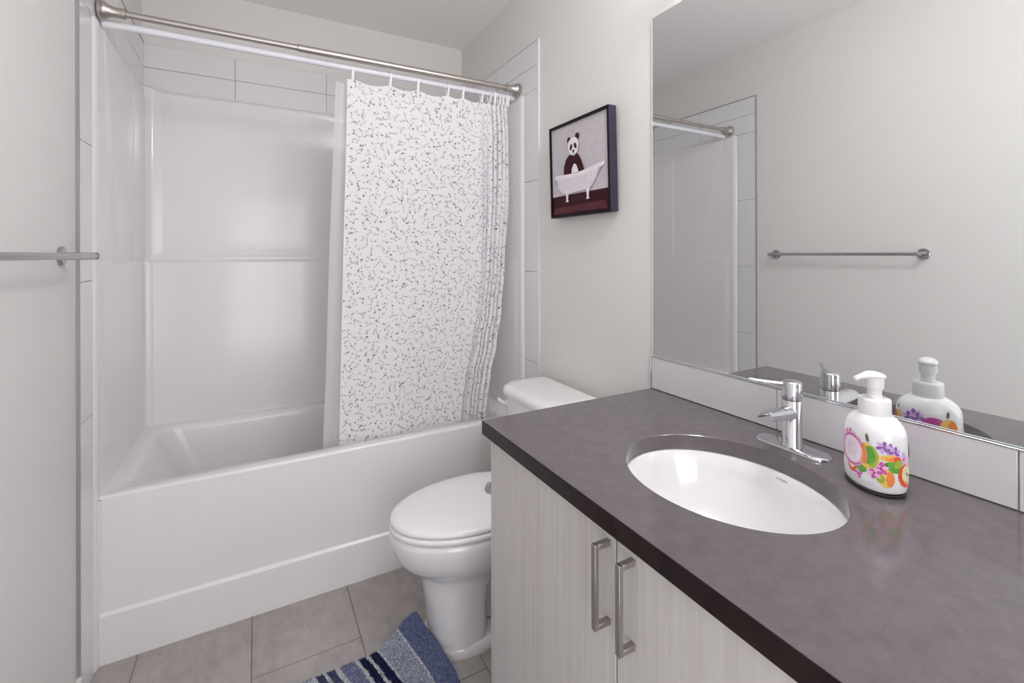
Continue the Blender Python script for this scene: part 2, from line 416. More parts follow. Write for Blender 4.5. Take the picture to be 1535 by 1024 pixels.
# densify back wall columns near the panel edge
pp = []
for k, p in enumerate(path):
    pp.append(p)
    if p[4] == 3 and k + 1 < len(path) and path[k + 1][4] == 3 and (abs(p[0] + 1.46) < .03 or abs(p[0] + .11) < .03):
        q = path[k + 1]
        for j in range(1, 16): pp.append(tuple(p[i] + (q[i] - p[i]) * j / 16 for i in range(4)) + (3,))
path = pp
mb = MB(); vs = []
for x, y, nx, ny_, seg in path:
    for z in zs:
        d = off(x, y, seg, z)
        px, py = x + nx * d, y + ny_ * d
        k = sm(1.985, SZ1, z)   # rounded top back to the wall
        if seg in (1,): px = px + (-W + .001 - px) * k * .9
        if seg in (5,): px = px + (-.001 - px) * k * .9
        if seg == 3: py = py + (YB - .010 - py) * k * .9
        vs.append((px, py, z))
nz = len(zs)
mb.add(vs, [(i * nz + j, (i + 1) * nz + j, (i + 1) * nz + j + 1, i * nz + j + 1) for i in range(len(path) - 1) for j in range(nz - 1)])
sur = mb.build('shower_surround', 'acrylic', None, smooth=True, angle=70, recalc=False)
tag(sur, 'glossy white moulded shower wall panels with a ledge, standing on the tub rim', 'shower surround')
# vertical nosing of the panels in front of the walls (runs down past the tub apron)
for xw, sg in ((-W + .0004, 1), (-.0004, -1)):
    prof_ = [(xw, .012), (xw, -.030)] + [(xw + sg * .0138 * math.sin(R(90 * k / 10)), -.030 * math.cos(R(90 * k / 10)) + .001) for k in range(1, 11)] + [(xw + sg * .0138, .012)]
    ring_ = lambda z, k: [(xw + (x - xw) * k, .012 + (y - .012) * k, z) for x, y in prof_]
    mb = MB(); mb.loft([ring_(0.0, 1), ring_(SZ1 - .016, 1), ring_(SZ1 - .008, .93), ring_(SZ1 - .003, .75), ring_(SZ1 - .001, .45)])
    mb.build('side_nosing', 'acrylic', sur, smooth=True, angle=50)

# ------------------------------------------------------------------ curtain rods
def flange(mb, x, s, y, z, k=1.0):
    # s=+1: flange on the left wall pointing +x ; -1 on the right wall
    prof = [(0, 0), (.030, 0), (.031, .003), (.031, .007), (.026, .010), (.027, .013), (.026, .017), (.0205, .024), (.0165, .036), (.0155, .052), (.0155, .056), (.0175, .057), (.0175, .066), (.0155, .067), (.0120, .068), (.0, .068)]
    mb.lathe([(r * k, s * h * k) for r, h in prof], (x, y, z), 'x', 36)
RY, RZ = .020, 2.030
rod = empty('shower_curtain_rod', (-W / 2, RY, RZ), 'brushed nickel tension rod with flared ends across the tub, above the white one', 'curtain rod')
mb = MB(); mb.lathe([(.0108, 0), (.0108, .58)], (-W + .066, RY, RZ), 'x', 32); mb.build('thin_tube', 'nickel', rod, smooth=True)
mb = MB(); mb.lathe([(.0110, 0), (.0132, .002), (.0132, .868)], (-.948, RY, RZ), 'x', 32); mb.build('thick_tube', 'nickel', rod, smooth=True)
for x, s in ((-W + .012 + .0003, 1), (-.0125, -1)):
    mb = MB(); flange(mb, x, s, RY, RZ); mb.build('end_flange', 'nickel', rod, smooth=True, angle=30)
WY, WZ, WR = .062, 2.006, .0118
rod2 = empty('white_curtain_rod', (-W / 2, WY, WZ), 'thin white tension rod just under and behind the nickel rod, carrying the curtain rings', 'curtain rod')
mb = MB(); mb.lathe([(WR, 0), (WR, 1.40)], (-1.462, WY, WZ), 'x', 24); mb.build('tube', 'rod_white', rod2, smooth=True)
for x, s in ((-W + .0123, 1), (-.0125, -1)):
    mb = MB(); mb.lathe([(0, 0), (.0145, 0), (.0145, s * .006), (.0138, s * .010), (.0135, s * .050), (.0, s * .050)], (x, WY, WZ), 'x', 24)
    mb.build('end_cap', 'white_plastic', rod2, smooth=True, angle=30)

# ------------------------------------------------------------------ shower curtain
CL = .98
def dens(u): return 1.0 - .70 * sm(.48, .74, u)
GN = 400; G = [0.0]
for i in range(GN): G.append(G[-1] + dens((i + .5) / GN))
G = [g / G[-1] for g in G]
PH = [0.0]
def freq(u): return 2 * PI * (2.6 + 13.0 * sm(.50, .76, u))
for i in range(GN): PH.append(PH[-1] + freq((i + .5) / GN) / GN)
def tabl(T, u):
    u = max(0, min(.99999, u)) * GN; i = int(u); return T[i] + (T[i + 1] - T[i]) * (u - i)
XR = [(.40, -.150), (.50, -.145), (.60, -.135), (.70, -.118), (.85, -.085), (1.0, -.058), (1.2, -.038), (1.6, -.030), (1.80, -.034), (1.96, -.045)]
XL = [(.40, -.792), (.52, -.790), (1.2, -.775), (1.96, -.766)]
ZTOP, ZBOT = 1.966, .40
ring_u = []
def cxy(u, z, liner=False):
    xl, xr = lerp_t(XL, z), lerp_t(XR, z)
    g = tabl(G, u); x = xl + (xr - xl) * g
    t = (ZTOP - z) / (ZTOP - ZBOT)
    y0 = .060 + .052 * sm(0, .55, t)
    amp = (.006 + .010 * sm(.5, .72, u)) * (.55 + .65 * sm(0, .35, t)) + .003 * t
    ph = tabl(PH, u) + .5 * math.sin(2.2 * z + 3 * u) * (1 - .4 * u)
    ph += 2.2 * noise.noise(Vector((u * 4.5, z * 1.3, 9))) * sm(.4, .7, u)
    amp *= (.75 + .35 * math.sin(5.1 * u + 2.0 * z) + .5 * noise.noise(Vector((u * 11, z * 1.1, 5))))
    y = y0 + amp * math.sin(ph + 1.0) + .004 * noise.noise(Vector((u * 7, z * 2.2, 3)))
    # broad soft fold at 3/4 of the width, low down
    y += .016 * math.exp(-((u - .62 - .05 * t) / .022) ** 2) * sm(.35, .8, t)
    x += .25 * amp * math.sin(2 * ph) * (u > .5) * sm(.5, .7, u)
    return x, y
RX = [-.7455, -.597, -.478, -.345, -.272, -.180, -.140, -.112, -.090, -.072, -.056, -.044]
def u_at(xt, z=ZTOP):
    lo, hi = 0, 1
    for _ in range(40):
        m_ = (lo + hi) / 2
        if lerp_t(XL, z) + (lerp_t(XR, z) - lerp_t(XL, z)) * tabl(G, m_) < xt: lo = m_
        else: hi = m_
    return (lo + hi) / 2
ring_u = [max(.02, min(.985, u_at(x + .002))) for x in RX]
def zt(u):
    for a, b in zip(ring_u, ring_u[1:]):
        if a <= u <= b:
            f = (u - a) / (b - a); return ZTOP - min(.016, .13 * (b - a) * CL) * math.sin(PI * f)
    return ZTOP - .004
def cpt(u, v):
    top = zt(u); z = ZBOT + (top - ZBOT) * v
    x, y = cxy(u, z); return (x, y, z)
def cpt_sz(s, z, lift=0.0006):
    u = s / CL; x, y = cxy(u, z)
    e = .004; xa, ya = cxy(max(0, u - e), z); xb, yb_ = cxy(min(1, u + e), z)
    tx, ty = xb - xa, yb_ - ya; l = math.hypot(tx, ty) or 1; nx, ny_ = ty / l, -tx / l
    return (x + nx * lift, y + ny_ * lift, z)
random.seed(7)
cmb = MB(); cmb.grid(cpt, 420, 90, 0)
def sprig_poly(s0, z0, pts, mi):
    vs = [cpt_sz(min(CL * .998, max(.001, s0 + a)), z0 + b_, .0007) for a, b_ in pts]
    cmb.add(vs, [tuple(range(len(vs)))], mi)
def ell(cx, cy, a, b_, rot, n=7):
    c, s_ = math.cos(rot), math.sin(rot)
    return [(cx + a * math.cos(t) * c - b_ * math.sin(t) * s_, cy + a * math.cos(t) * s_ + b_ * math.sin(t) * c) for t in [2 * PI * k / n for k in range(n)]]
PITCH = .0262
for i in range(int(CL / PITCH)):
    for j in range(int((ZTOP - .005 - .47) / PITCH)):
        s0 = (i + .5 + random.uniform(-.38, .38) + (.5 if j % 2 else 0) * .6) * PITCH; z0 = ZTOP - .002 - (j + .5 + random.uniform(-.38, .38)) * PITCH
        if s0 > CL - .004 or s0 < .003: continue
        if z0 > zt(s0 / CL) - .006: continue
        rot = random.uniform(0, 2 * PI); kind = random.random()
        d = (math.cos(rot), math.sin(rot)); nrm = (-d[1], d[0])
        L = random.uniform(.009, .014); bend = random.uniform(-.005, .005)
        # stem: two segments
        w_ = .00036
        mid = (nrm[0] * bend, nrm[1] * bend)
        a_ = (-d[0] * L, -d[1] * L); b2 = (d[0] * L, d[1] * L)
        for p, q in ((a_, mid), (mid, b2)):
            dx, dz = q[0] - p[0], q[1] - p[1]; l = math.hypot(dx, dz); ox, oz = -dz / l * w_, dx / l * w_
            sprig_poly(s0, z0, [(p[0] - ox, p[1] - oz), (q[0] - ox, q[1] - oz), (q[0] + ox, q[1] + oz), (p[0] + ox, p[1] + oz)], 5)
        for k in range(random.choice((3, 4, 4, 5))):
            f = random.uniform(-1, 1); sg = random.choice((-1, 1))
            px_, pz_ = d[0] * L * f + nrm[0] * (bend * (1 - f * f) + sg * .0026), d[1] * L * f + nrm[1] * (bend * (1 - f * f) + sg * .0026)
            sprig_poly(s0, z0, ell(px_, pz_, random.uniform(.0025, .0040), random.uniform(.0012, .0019), rot + sg * R(50), 6), random.choice((1, 1, 2)))
        if kind < .40:
            r_ = random.uniform(.0026, .0040); mi = random.choice((3, 3, 3, 4, 6))
            sprig_poly(s0, z0, [(b2[0] + r_ * (1 + .28 * math.cos(5 * t)) * math.cos(t), b2[1] + r_ * (1 + .28 * math.cos(5 * t)) * math.sin(t)) for t in [2 * PI * k / 10 for k in range(10)]], mi)
        elif kind < .75:
            sprig_poly(s0, z0, ell(b2[0], b2[1], .0025, .0019, rot, 6), 3)
            sprig_poly(s0, z0, ell(a_[0], a_[1], .0015, .0012, rot, 6), random.choice((3, 6)))
cur = cmb.build('shower_curtain', ['curtain', 'p_leaf', 'p_leaf2', 'p_bud', 'p_red', 'p_stem', 'p_rose'], None, smooth='all', recalc=False)
tag(cur, 'white shower curtain printed with small grey and plum flower sprigs, drawn to the right end', 'shower curtain')

def lpt(u, v):
    z = .30 + (1.952 - .30) * v
    xl = lerp_t([(.3, -.855), (.46, -.850), (.784, -.836), (1.25, -.824), (1.82, -.811), (1.96, -.806)], z); xr = -.10
    x = xl + (xr - xl) * u; t = (1.952 - z) / 1.65
    y = .084 + .062 * sm(0, .5, t) + (.006 + .004 * t) * math.sin(u * 2 * PI * 7 + .8 * math.sin(2 * z))
    return (x, y, z)
mb = MB(); mb.grid(lpt, 160, 50)
ln = mb.build('shower_liner', 'liner', None, smooth='all', recalc=False)
tag(ln, 'plain translucent white liner hanging inside the tub behind the flowered curtain', 'shower curtain liner')

# rings
def ring_mesh():
    mb = MB(); pts = []; R0 = WR + .0028
    top = [(0, R0 * math.cos(a), R0 * math.sin(a)) for a in [R(-30 + 240 * k / 14) for k in range(15)]]
    hook = [(0, R0 * math.cos(R(210)), R0 * math.sin(R(210))), (0, -.010, -.018), (0, -.006, -.036), (0, .001, -.046), (0, .006, -.038), (0, .0105, -.018)]
    pts = top + hook[1:] + [top[0]]
    rings = []
    P = [Vector(p) for p in pts]; n = len(P)
    for k in range(n - 1):
        d = (P[(k + 1) % (n - 1)] - P[(k - 1) % (n - 1)]).normalized(); a = Vector((1, 0, 0)); b_ = d.cross(a)
        rings.append([P[k] + a * .0046 * c1 + b_ * .0011 * s1 for c1, s1 in ((-1, -1), (1, -1), (1, 1), (-1, 1))])
    rings.append(rings[0]); mb.loft(rings, False, False)
    return mb
rlab = ['first white curtain ring from the left, by the loose edge of the curtain', 'second white curtain ring counted from the curtain\'s left edge', 'third white curtain ring counted from the curtain\'s left edge',
        'fourth white curtain ring from the left, slightly slanted', 'fifth white curtain ring counted from the curtain\'s left edge', 'sixth white curtain ring, last one before the bunched folds']
r0 = None
for k, x in enumerate(RX):
    if r0 is None:
        o = ring_mesh().build('curtain_ring', 'white_plastic', None, smooth=True, angle=40); r0 = o
    else:
        o = r0.copy(); col.objects.link(o)
    o.location = (x, WY, WZ); o.rotation_euler = (0, 0, R((0, 6, -5, 14, -4, 5, 20, -15, 12, 0, 10, -8)[k]))
    tag(o, rlab[k] if k < 6 else 'white curtain ring packed among the bunched folds beside the right wall', 'curtain ring', 'white rings carrying the shower curtain')

# ------------------------------------------------------------------ toilet
ty = -.41
def egg(xf, xb, hw, z, n=48, sq=2.0, cx=None, ef=2.0):
    # front (towards -x) elliptical, back squarer
    if cx is None: cx = xb + (xf - xb) * .42
    pts = []
    for i in range(n):
        a = 2 * PI * i / n; c, s_ = math.cos(a), math.sin(a)
        if c < 0:
            e = ef; px = -(abs(c) ** (2 / e)) * abs(xf - cx); py = math.copysign(abs(s_) ** (2 / e), s_) * hw
        else:
            e = sq; px = (abs(c) ** (2 / e)) * abs(xb - cx); py = math.copysign(abs(s_) ** (2 / e), s_) * hw
        pts.append((cx + px, ty + py, z))
    return pts
toilet = empty('toilet', (-.40, ty, 0), 'white two-piece toilet with closed lid between the tub and the vanity', 'toilet')
mb = MB()
mb.loft([egg(-.600, -.10, .118, 0, sq=3, cx=-.44, ef=2.6), egg(-.602, -.10, .120, .012, sq=3, cx=-.44, ef=2.6), egg(-.600, -.10, .118, .026, sq=3, cx=-.44, ef=2.6), egg(-.590, -.11, .110, .036, sq=3, cx=-.44, ef=2.5), egg(-.57, -.13, .09, .040, sq=3, cx=-.44, ef=2.4)])
mb.build('foot', 'ceramic', toilet, smooth=True, angle=50)
mb = MB()
mb.loft([egg(-.592, -.43, .110, .030, sq=7, cx=-.50, ef=2.4), egg(-.595, -.43, .109, .08, sq=7, cx=-.50, ef=2.4), egg(-.603, -.43, .108, .14, sq=7, cx=-.50, ef=2.3), egg(-.614, -.42, .108, .20, sq=6, cx=-.49, ef=2.2),
         egg(-.622, -.34, .111, .232, sq=3.2, cx=-.47), egg(-.634, -.31, .122, .250, sq=3, cx=-.46), egg(-.662, -.27, .145, .268, sq=2.6, cx=-.44), egg(-.690, -.25, .164, .292, sq=2.6, cx=-.44), egg(-.708, -.24, .175, .322, sq=2.6, cx=-.44), egg(-.716, -.23, .180, .352, sq=2.6, cx=-.44),
         egg(-.718, -.225, .182, .372, sq=2.6, cx=-.44), egg(-.716, -.225, .180, .386, sq=2.6, cx=-.44), egg(-.706, -.235, .170, .392, sq=2.6, cx=-.44)])
mb.build('bowl', 'ceramic', toilet, smooth=True, angle=60)
mb = MB()
mb.loft([egg(-.44, -.10, .072, .045, sq=4), egg(-.44, -.10, .070, .12, sq=4), egg(-.44, -.09, .074, .20, sq=4), egg(-.42, -.06, .095, .28, sq=4), egg(-.40, -.04, .130, .335, sq=4), egg(-.38, -.03, .145, .385, sq=5)])
mb.build('trapway', 'ceramic', toilet, smooth=True, angle=60)
mb = MB(); mb.lathe([(.012, 0), (.012, .012), (.009, .018), (0, .020)], (-.33, ty - .092, .05)); mb.build('bolt_cap', 'seat', toilet, smooth=True)
mb = MB()
mb.loft([egg(-.715, -.235, .178, .3935, sq=2.8, cx=-.44), egg(-.720, -.232, .183, .398, sq=2.8, cx=-.44), egg(-.720, -.232, .183, .407, sq=2.8, cx=-.44), egg(-.714, -.236, .178, .412, sq=2.8, cx=-.44)])
mb.build('seat', 'seat', toilet, smooth=True, angle=60)
mb = MB()
mb.loft([egg(-.712, -.225, .175, .4135, sq=2.8, cx=-.44), egg(-.717, -.222, .180, .417, sq=2.8, cx=-.44), egg(-.717, -.222, .180, .424, sq=2.8, cx=-.44), egg(-.710, -.228, .174, .431, sq=2.8, cx=-.44), egg(-.690, -.24, .158, .436, sq=2.6, cx=-.44), egg(-.62, -.28, .11, .440, sq=2.4, cx=-.44), egg(-.52, -.36, .04, .441, sq=2.2, cx=-.44)])
mb.build('lid', 'seat', toilet, smooth=True, angle=60)
def trect(x0, x1, hw, rf, rb, z, n=8, bow=.012):
    # x0 front, x1 back ; rounded rectangle with large front radius and slightly bowed front
    pts = []
    for cx, cy, a0, r in ((x1 - rb, ty + hw - rb, 0, rb), (x0 + rf, ty + hw - rf, 90, rf), (x0 + rf, ty - hw + rf, 180, rf), (x1 - rb, ty - hw + rb, 270, rb)):
        for i in range(n + 1):
            a = R(a0 + 90 * i / n); px, py = cx + r * math.cos(a), cy + r * math.sin(a)
            if px < x0 + rf: px -= bow * (1 - ((py - ty) / hw) ** 2)
            pts.append((px, py, z))
    return pts
mb = MB()
mb.loft([trect(-.205, -.030, .165, .05, .02, .386), trect(-.212, -.028, .172, .055, .02, .41), trect(-.222, -.026, .182, .06, .02, .55), trect(-.228, -.024, .188, .065, .02, .722)])
mb.build('tank', 'ceramic', toilet, smooth=True, angle=50)
mb = MB()
mb.loft([trect(-.236, -.022, .194, .075, .03, .7225), trect(-.242, -.020, .199, .08, .032, .728), trect(-.242, -.020, .199, .08, .032, .742), trect(-.236, -.024, .194, .075, .03, .753), trect(-.220, -.034, .182, .065, .025, .759), trect(-.19, -.05, .15, .05, .02, .7615)])
mb.build('tank_lid', 'ceramic', toilet, smooth=True, angle=60)
mb = MB()
mb.lathe([(.0, 0), (.014, 0), (.014, -.008), (.010, -.012), (0, -.012)], (-.229, ty + .125, .690), 'x', 20)
mb.tube([(-.243, ty + .125, .690), (-.247, ty + .145, .692), (-.243, ty + .178, .690), (-.236, ty + .196, .686)], [.006, .0075, .009, .007], 12)
mb.build('flush_lever', 'seat', toilet, smooth=True, angle=50)

# ------------------------------------------------------------------ vanity cabinet
YC0, YC1 = -.815, -2.06
van = empty('vanity_cabinet', (-.30, -1.43, 0), 'pale grey woodgrain vanity cabinet under the dark counter', 'cabinet')
mb = MB(); mb.box(-.567, -.004, YC0, YC0 - .0135, 0, .812); mb.build('side_panel', 'laminate', van, bevel=.0008, seg=1)
mb = MB(); mb.box(-.548, -.004, YC0 - .0145, YC1, .09, .66); mb.box(-.548, -.50, YC0 - .0145, YC1, .66, .812); mb.build('carcass', 'dark', van)
mb = MB(); mb.box(-.49, -.472, YC0 - .0145, YC1, 0, .089); mb.build('toe_kick', 'laminate', van)
def pull(y, z0, z1, parent):
    mb = MB(); xo, xd, t = -.6005, -.5672, .0052
    mb.box(xo, xo + .0085, y - t, y + t, z0, z1); mb.box(xo + .0085, xd, y - t, y + t, z0, z0 + .0095); mb.box(xo + .0085, xd, y - t, y + t, z1 - .0095, z1)
    mb.build('handle', 'handle', parent, bevel=.0008, seg=1)
dz0, dz1 = .092, .811
doors = [(-.8305, -1.2790, -1.2625), (-1.2825, -1.7310, -1.3205), (-1.7345, -2.058, None)]
for a, b_, hy in doors:
    mb = MB(); mb.box(-.567, -.549, a, b_, dz0, dz1); d = mb.build('door', 'laminate', van, bevel=.0010, seg=1)
    if hy: pull(hy, .6450, .7860, d)

# counter with the oval cut-out
SX, SY, SA, SB = -.306, -1.289, .168, .1985
CX0, CX1, CY0, CY1, CZ0, CZ1 = -.587, -.0005, -.808, -2.08, .8140, .8472
def rect_pt(a):
    c, s_ = math.cos(a), math.sin(a); best = 1e9
    for lim, comp, o in ((CX0, c, SX), (CX1, c, SX)):
        if abs(comp) > 1e-9 and (lim - o) / comp > 0: best = min(best, (lim - o) / comp)
    for lim in (CY0, CY1):
        if abs(s_) > 1e-9 and (lim - SY) / s_ > 0: best = min(best, (lim - SY) / s_)
    return (SX + c * best, SY + s_ * best)
angs = sorted([2 * PI * k / 128 for k in range(128)] + [math.atan2(y - SY, x - SX) % (2 * PI) for x in (CX0, CX1) for y in (CY0, CY1)])
def ell_pt(a, k=1.0):
    c, s_ = math.cos(a), math.sin(a); r = k / math.sqrt((c / SA) ** 2 + (s_ / SB) ** 2); return (SX + r * c, SY + r * s_)
ctr = empty('vanity_counter', (-.30, -1.43, CZ0), 'dark grey-brown quartz counter with an oval sink cut-out, on the pale cabinet', 'counter')
rt, rb_, it, ib, it2 = [], [], [], [], []
for a in angs:
    x, y = rect_pt(a); rt.append((x, y, CZ1)); rb_.append((x, y, CZ0))
    x, y = ell_pt(a); it2.append((*ell_pt(a, 1.008), CZ1)); it.append((x, y, CZ1 - .0013)); ib.append((x, y, CZ0))
mb = MB(); mb.loft([rb_, rt, it2, it, ib, rb_], False, False)
mb.build('slab', 'quartz', ctr, smooth=True, angle=30)
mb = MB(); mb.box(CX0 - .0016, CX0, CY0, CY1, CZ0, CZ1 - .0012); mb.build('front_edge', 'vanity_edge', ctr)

# sink basin
sink = empty('sink_basin', (SX, SY, .66), 'white oval undermount sink set below the dark counter', 'sink')
def er(kx, ky, z, ox=0): return [(SX + ox + (SA + kx) * math.cos(2 * PI * i / 96), SY + (SB + ky) * math.sin(2 * PI * i / 96), z) for i in range(96)]
zt_ = CZ0 - .0005
mb = MB()
mb.loft([er(.022, .022, zt_ - .012), er(.022, .022, zt_), er(.003, .003, zt_), er(-.001, -.001, zt_ - .004), er(-.008, -.009, zt_ - .03), er(-.020, -.024, zt_ - .065), er(-.042, -.050, zt_ - .10), er(-.075, -.09, zt_ - .128), er(-.115, -.14, zt_ - .142), er(-.146, -.176, zt_ - .147)], False, False)
mb.build('bowl', 'ceramic', sink, smooth=True, angle=60, recalc=True)
mb = MB(); mb.lathe([(.0, .003), (.012, .003), (.014, .0), (.021, .0), (.024, .003), (.026, .001), (.026, -.004), (0, -.004)], (SX, SY, zt_ - .146), n=32); mb.build('drain', 'chrome', sink, smooth=True, angle=40)
fc = bpy.data.curves.new('maker_mark', 'FONT'); fc.body = 'STYNEX'; fc.size = .0068; fc.extrude = .0001; fc.align_x = 'CENTER'; fc.space_character = 1.05
tm = bpy.data.objects.new('maker_mark', fc); col.objects.link(tm)
M['ink'] = noise_mat('grey ink', (.16, .17, .17), (.2, .21, .21), .6); fc.materials.append(M['ink'])
tm.parent = sink
a_t = R(-3)
def on_bowl(a, dz):   # point of the bowl wall at height zt_-dz
    tab = [(.004, -.001, -.001), (.03, -.008, -.009), (.065, -.020, -.024)]
    f = (dz - .004) / .026; kx = -.001 - .007 * f; ky = -.001 - .008 * f
    return Vector((SX + (SA + kx) * math.cos(a), SY + (SB + ky) * math.sin(a), zt_ - dz))
p0 = on_bowl(a_t, .016); tx = (on_bowl(a_t - .02, .016) - on_bowl(a_t + .02, .016)).normalized(); tz = (on_bowl(a_t, .010) - on_bowl(a_t, .022)).normalized(); nn = tx.cross(tz).normalized()
bpy.context.view_layer.update()
tme = bpy.data.meshes.new_from_object(tm.evaluated_get(bpy.context.evaluated_depsgraph_get()))
bpy.data.objects.remove(tm); tm = bpy.data.objects.new('maker_mark', tme); col.objects.link(tm); tm.parent = sink
mat = Matrix((tx, tz, nn)).transposed().to_4x4(); mat.translation = p0 + nn * .0004 - Vector(sink.location)
tm.matrix_local = mat

# ------------------------------------------------------------------ backsplash and mirror
bs = empty('backsplash', (-.005, -1.45, CZ1), 'white tiled backsplash strip between the counter and the mirror', 'backsplash')
ys = [-.810, -1.2075, -1.6050, -2.0025, -2.08]
ztile = .9455
mb = MB(); mb.box(-.0005, -.006, ys[0], ys[-1], CZ1 + .0004, ztile); mb.build('grout_bed', 'grout', bs)
for a, b_ in zip(ys, ys[1:]):
    mb = MB(); mb.box(-.0007, -.0098, a - .0010, b_ + .0010, CZ1 + .0018, ztile - .0006); mb.build('tile', 'bs_tile', bs, bevel=.0012, seg=2)
mb = MB(); mb.box(-.0005, -.0108, ys[0], ys[-1], ztile, ztile + .0032); mb.box(-.0005, -.0108, ys[0] + .0030, ys[0], CZ1 + .0004, ztile + .0032)
mb.build('metal_edge', 'chrome_trim', bs, bevel=.0006, seg=1)
mir = empty('wall_mirror', (-.002, -1.45, .9505), 'large frameless wall mirror above the sink backsplash', 'mirror')
mb = MB(); mb.box(-.0005, -.0040, -.812, -2.08, .9510, 1.9945); mb.build('glass', 'mirror', mir)
mb = MB(); mb.box(-.0005, -.0046, -.8085, -.812, .9495, 1.9975); mb.box(-.0005, -.0046, -.812, -2.08, .9495, .9510); mb.box(-.0005, -.0046, -.812, -2.08, 1.9945, 1.9975)
mb.build('polished_edge', 'mirror_edge', mir)

# ------------------------------------------------------------------ faucet
fx, fy = -.0785, -1.2835
fau = empty('sink_faucet', (fx, fy, CZ1), 'chrome single-lever faucet on an oval plate behind the sink', 'faucet')
def stad(cx, cy, hx, hy, z, n=14):
    pts = []
    for s_, a0 in ((1, 0), (-1, 180)):
        for i in range(n + 1):
            a = R(a0 + 180 * i / n); pts.append((cx + hx * math.cos(a), cy + s_ * (hy - hx) + hx * math.sin(a), z))
    return pts
mb = MB(); mb.loft([stad(fx, fy, .027, .077, CZ1), stad(fx, fy, .027, .077, CZ1 + .002), stad(fx, fy, .0262, .0762, CZ1 + .0045), stad(fx, fy, .0235, .0735, CZ1 + .0062)])
mb.build('base_plate', 'chrome', fau, smooth=True, angle=50)
mb = MB(); z = CZ1 + .006
mb.lathe([(.0205, 0), (.0205, .002), (.0190, .004), (.0190, .098), (.0186, .0985), (.0, .0985)], (fx, fy, z), n=48); mb.build('body', 'chrome', fau, smooth=True, angle=40)
mb = MB()
mb.lathe([(.0, 0), (.0184, 0), (.0195, .0008), (.0195, .034), (.0188, .0365), (.0165, .0385), (.0, .0395)], (fx, fy, z + .0995), n=48)
mb.build('cap', 'chrome', fau, smooth=True, angle=40)
mb = MB()
hz = z + .1310; ld = Vector((-.0665, .0555, 0)).normalized(); f0 = Vector((fx, fy, hz))
mb.tube([f0 + ld * .016, f0 + ld * .04 + Vector((0, 0, .002)), f0 + ld * .065 + Vector((0, 0, .0045)), f0 + ld * .085 + Vector((0, 0, .0070)), f0 + ld * .0868 + Vector((0, 0, .0072))], [.0042, .0040, .0037, .0035, .0020], 14)
mb.build('lever', 'chrome', fau, smooth=True, angle=50)
# spout: arched open channel pointing over the bowl
mb = MB()
def arch(x, z, wd, ht, th, n=20, cut=0):
    outer, inner = [], []
    for i in range(n + 1):
        a = PI * i / n
        outer.append((x + cut * (math.sin(a)), fy + wd * math.cos(a), z + ht * math.sin(a)))
    for i in range(n + 1):
        a = PI * (1 - i / n)
        inner.append((x + cut * math.sin(a), fy + (wd - th) * math.cos(a), z + (ht - th) * math.sin(a)))
    return outer + inner
mb.loft([arch(fx - .010, z + .0640, .0180, .0235, .004), arch(fx - .04, z + .0660, .0180, .0215, .004), arch(fx - .07, z + .0690, .0180, .0185, .004), arch(fx - .097, z + .0720, .0178, .0150, .0035, cut=.006)])
mb.build('spout', 'chrome', fau, smooth=True, angle=35)

# ------------------------------------------------------------------ soap bottle
bx, by = -.112, -1.450
PSI = R(60); BA, BB = .0515, .0390
soap = empty('soap_bottle', (bx, by, CZ1), 'white foaming hand soap pump bottle printed with pears and flowers, beside the faucet', 'bottle')
PROF = [(0.0, .90), (.003, .955), (.010, .985), (.022, 1.0), (.070, 1.0), (.090, .990), (.100, .962), (.108, .91), (.1145, .825), (.120, .70), (.1235, .57)]
zb0 = CZ1 + .0066
def prof(h):
    for (a, p), (b_, q) in zip(PROF, PROF[1:]):
        if h <= b_: return p + (q - p) * max(0, (h - a)) / (b_ - a)
    return PROF[-1][1]
def bsurf(phi, h, lift=0.0):
    k = prof(h); c, s_ = math.cos(phi - PSI), math.sin(phi - PSI)
    r = 1 / ((abs(c) / BA) ** 2.3 + (abs(s_) / BB) ** 2.3) ** (1 / 2.3)
    if k < .95:
        f = (.95 - k) / .39; r = r * (1 - f) + .0445 * f      # neck becomes round
    r = r * k + lift
    return Vector((bx + r * math.cos(phi), by + r * math.sin(phi), zb0 + h))
mb = MB(); rings = []
hs = [0, .0015, .003, .006, .010, .016, .022, .04, .06, .075, .088, .093, .098, .102, .106, .110, .113, .116, .119, .1215, .1235]
for h in hs: rings.append([bsurf(2 * PI * i / 72, h) for i in range(72)])
mb.loft(rings); mb.build('body', 'bottle', soap, smooth=True, angle=60)
mb = MB(); mb.loft([[Vector((bx + (bsurf(2 * PI * i / 72, 0).x - bx) * k, by + (bsurf(2 * PI * i / 72, 0).y - by) * k, zz)) for i in range(72)] for k, zz in ((.98, CZ1), (1.06, CZ1 + .001), (1.075, CZ1 + .0042), (1.0, CZ1 + .0068))])
mb.build('base', 'black', soap, smooth=True, angle=60)  # black ring stands in for the shadow gap under the bottle
zc_ = zb0 + .1215
mb = MB(); mb.lathe([(.0245, 0), (.0247, .001), (.0242, .027), (.0232, .0295), (.021, .0305), (.012, .0305)], (bx, by, zc_), n=40); mb.build('collar', 'pump', soap, smooth=True, angle=50)
mb = MB(); mb.lathe([(.0118, .0), (.0118, .006), (.0108, .007), (.0112, .018), (.0140, .0192), (.0148, .040)], (bx, by, zc_ + .029), n=32); mb.build('pump_stem', 'pump', soap, smooth=True, angle=40)
NZ = R(158); nd = Vector((math.cos(NZ), math.sin(NZ), 0)); nt_ = Vector((-nd.y, nd.x, 0)); hb = Vector((bx, by, zc_ + .063))
mb = MB(); rings = []
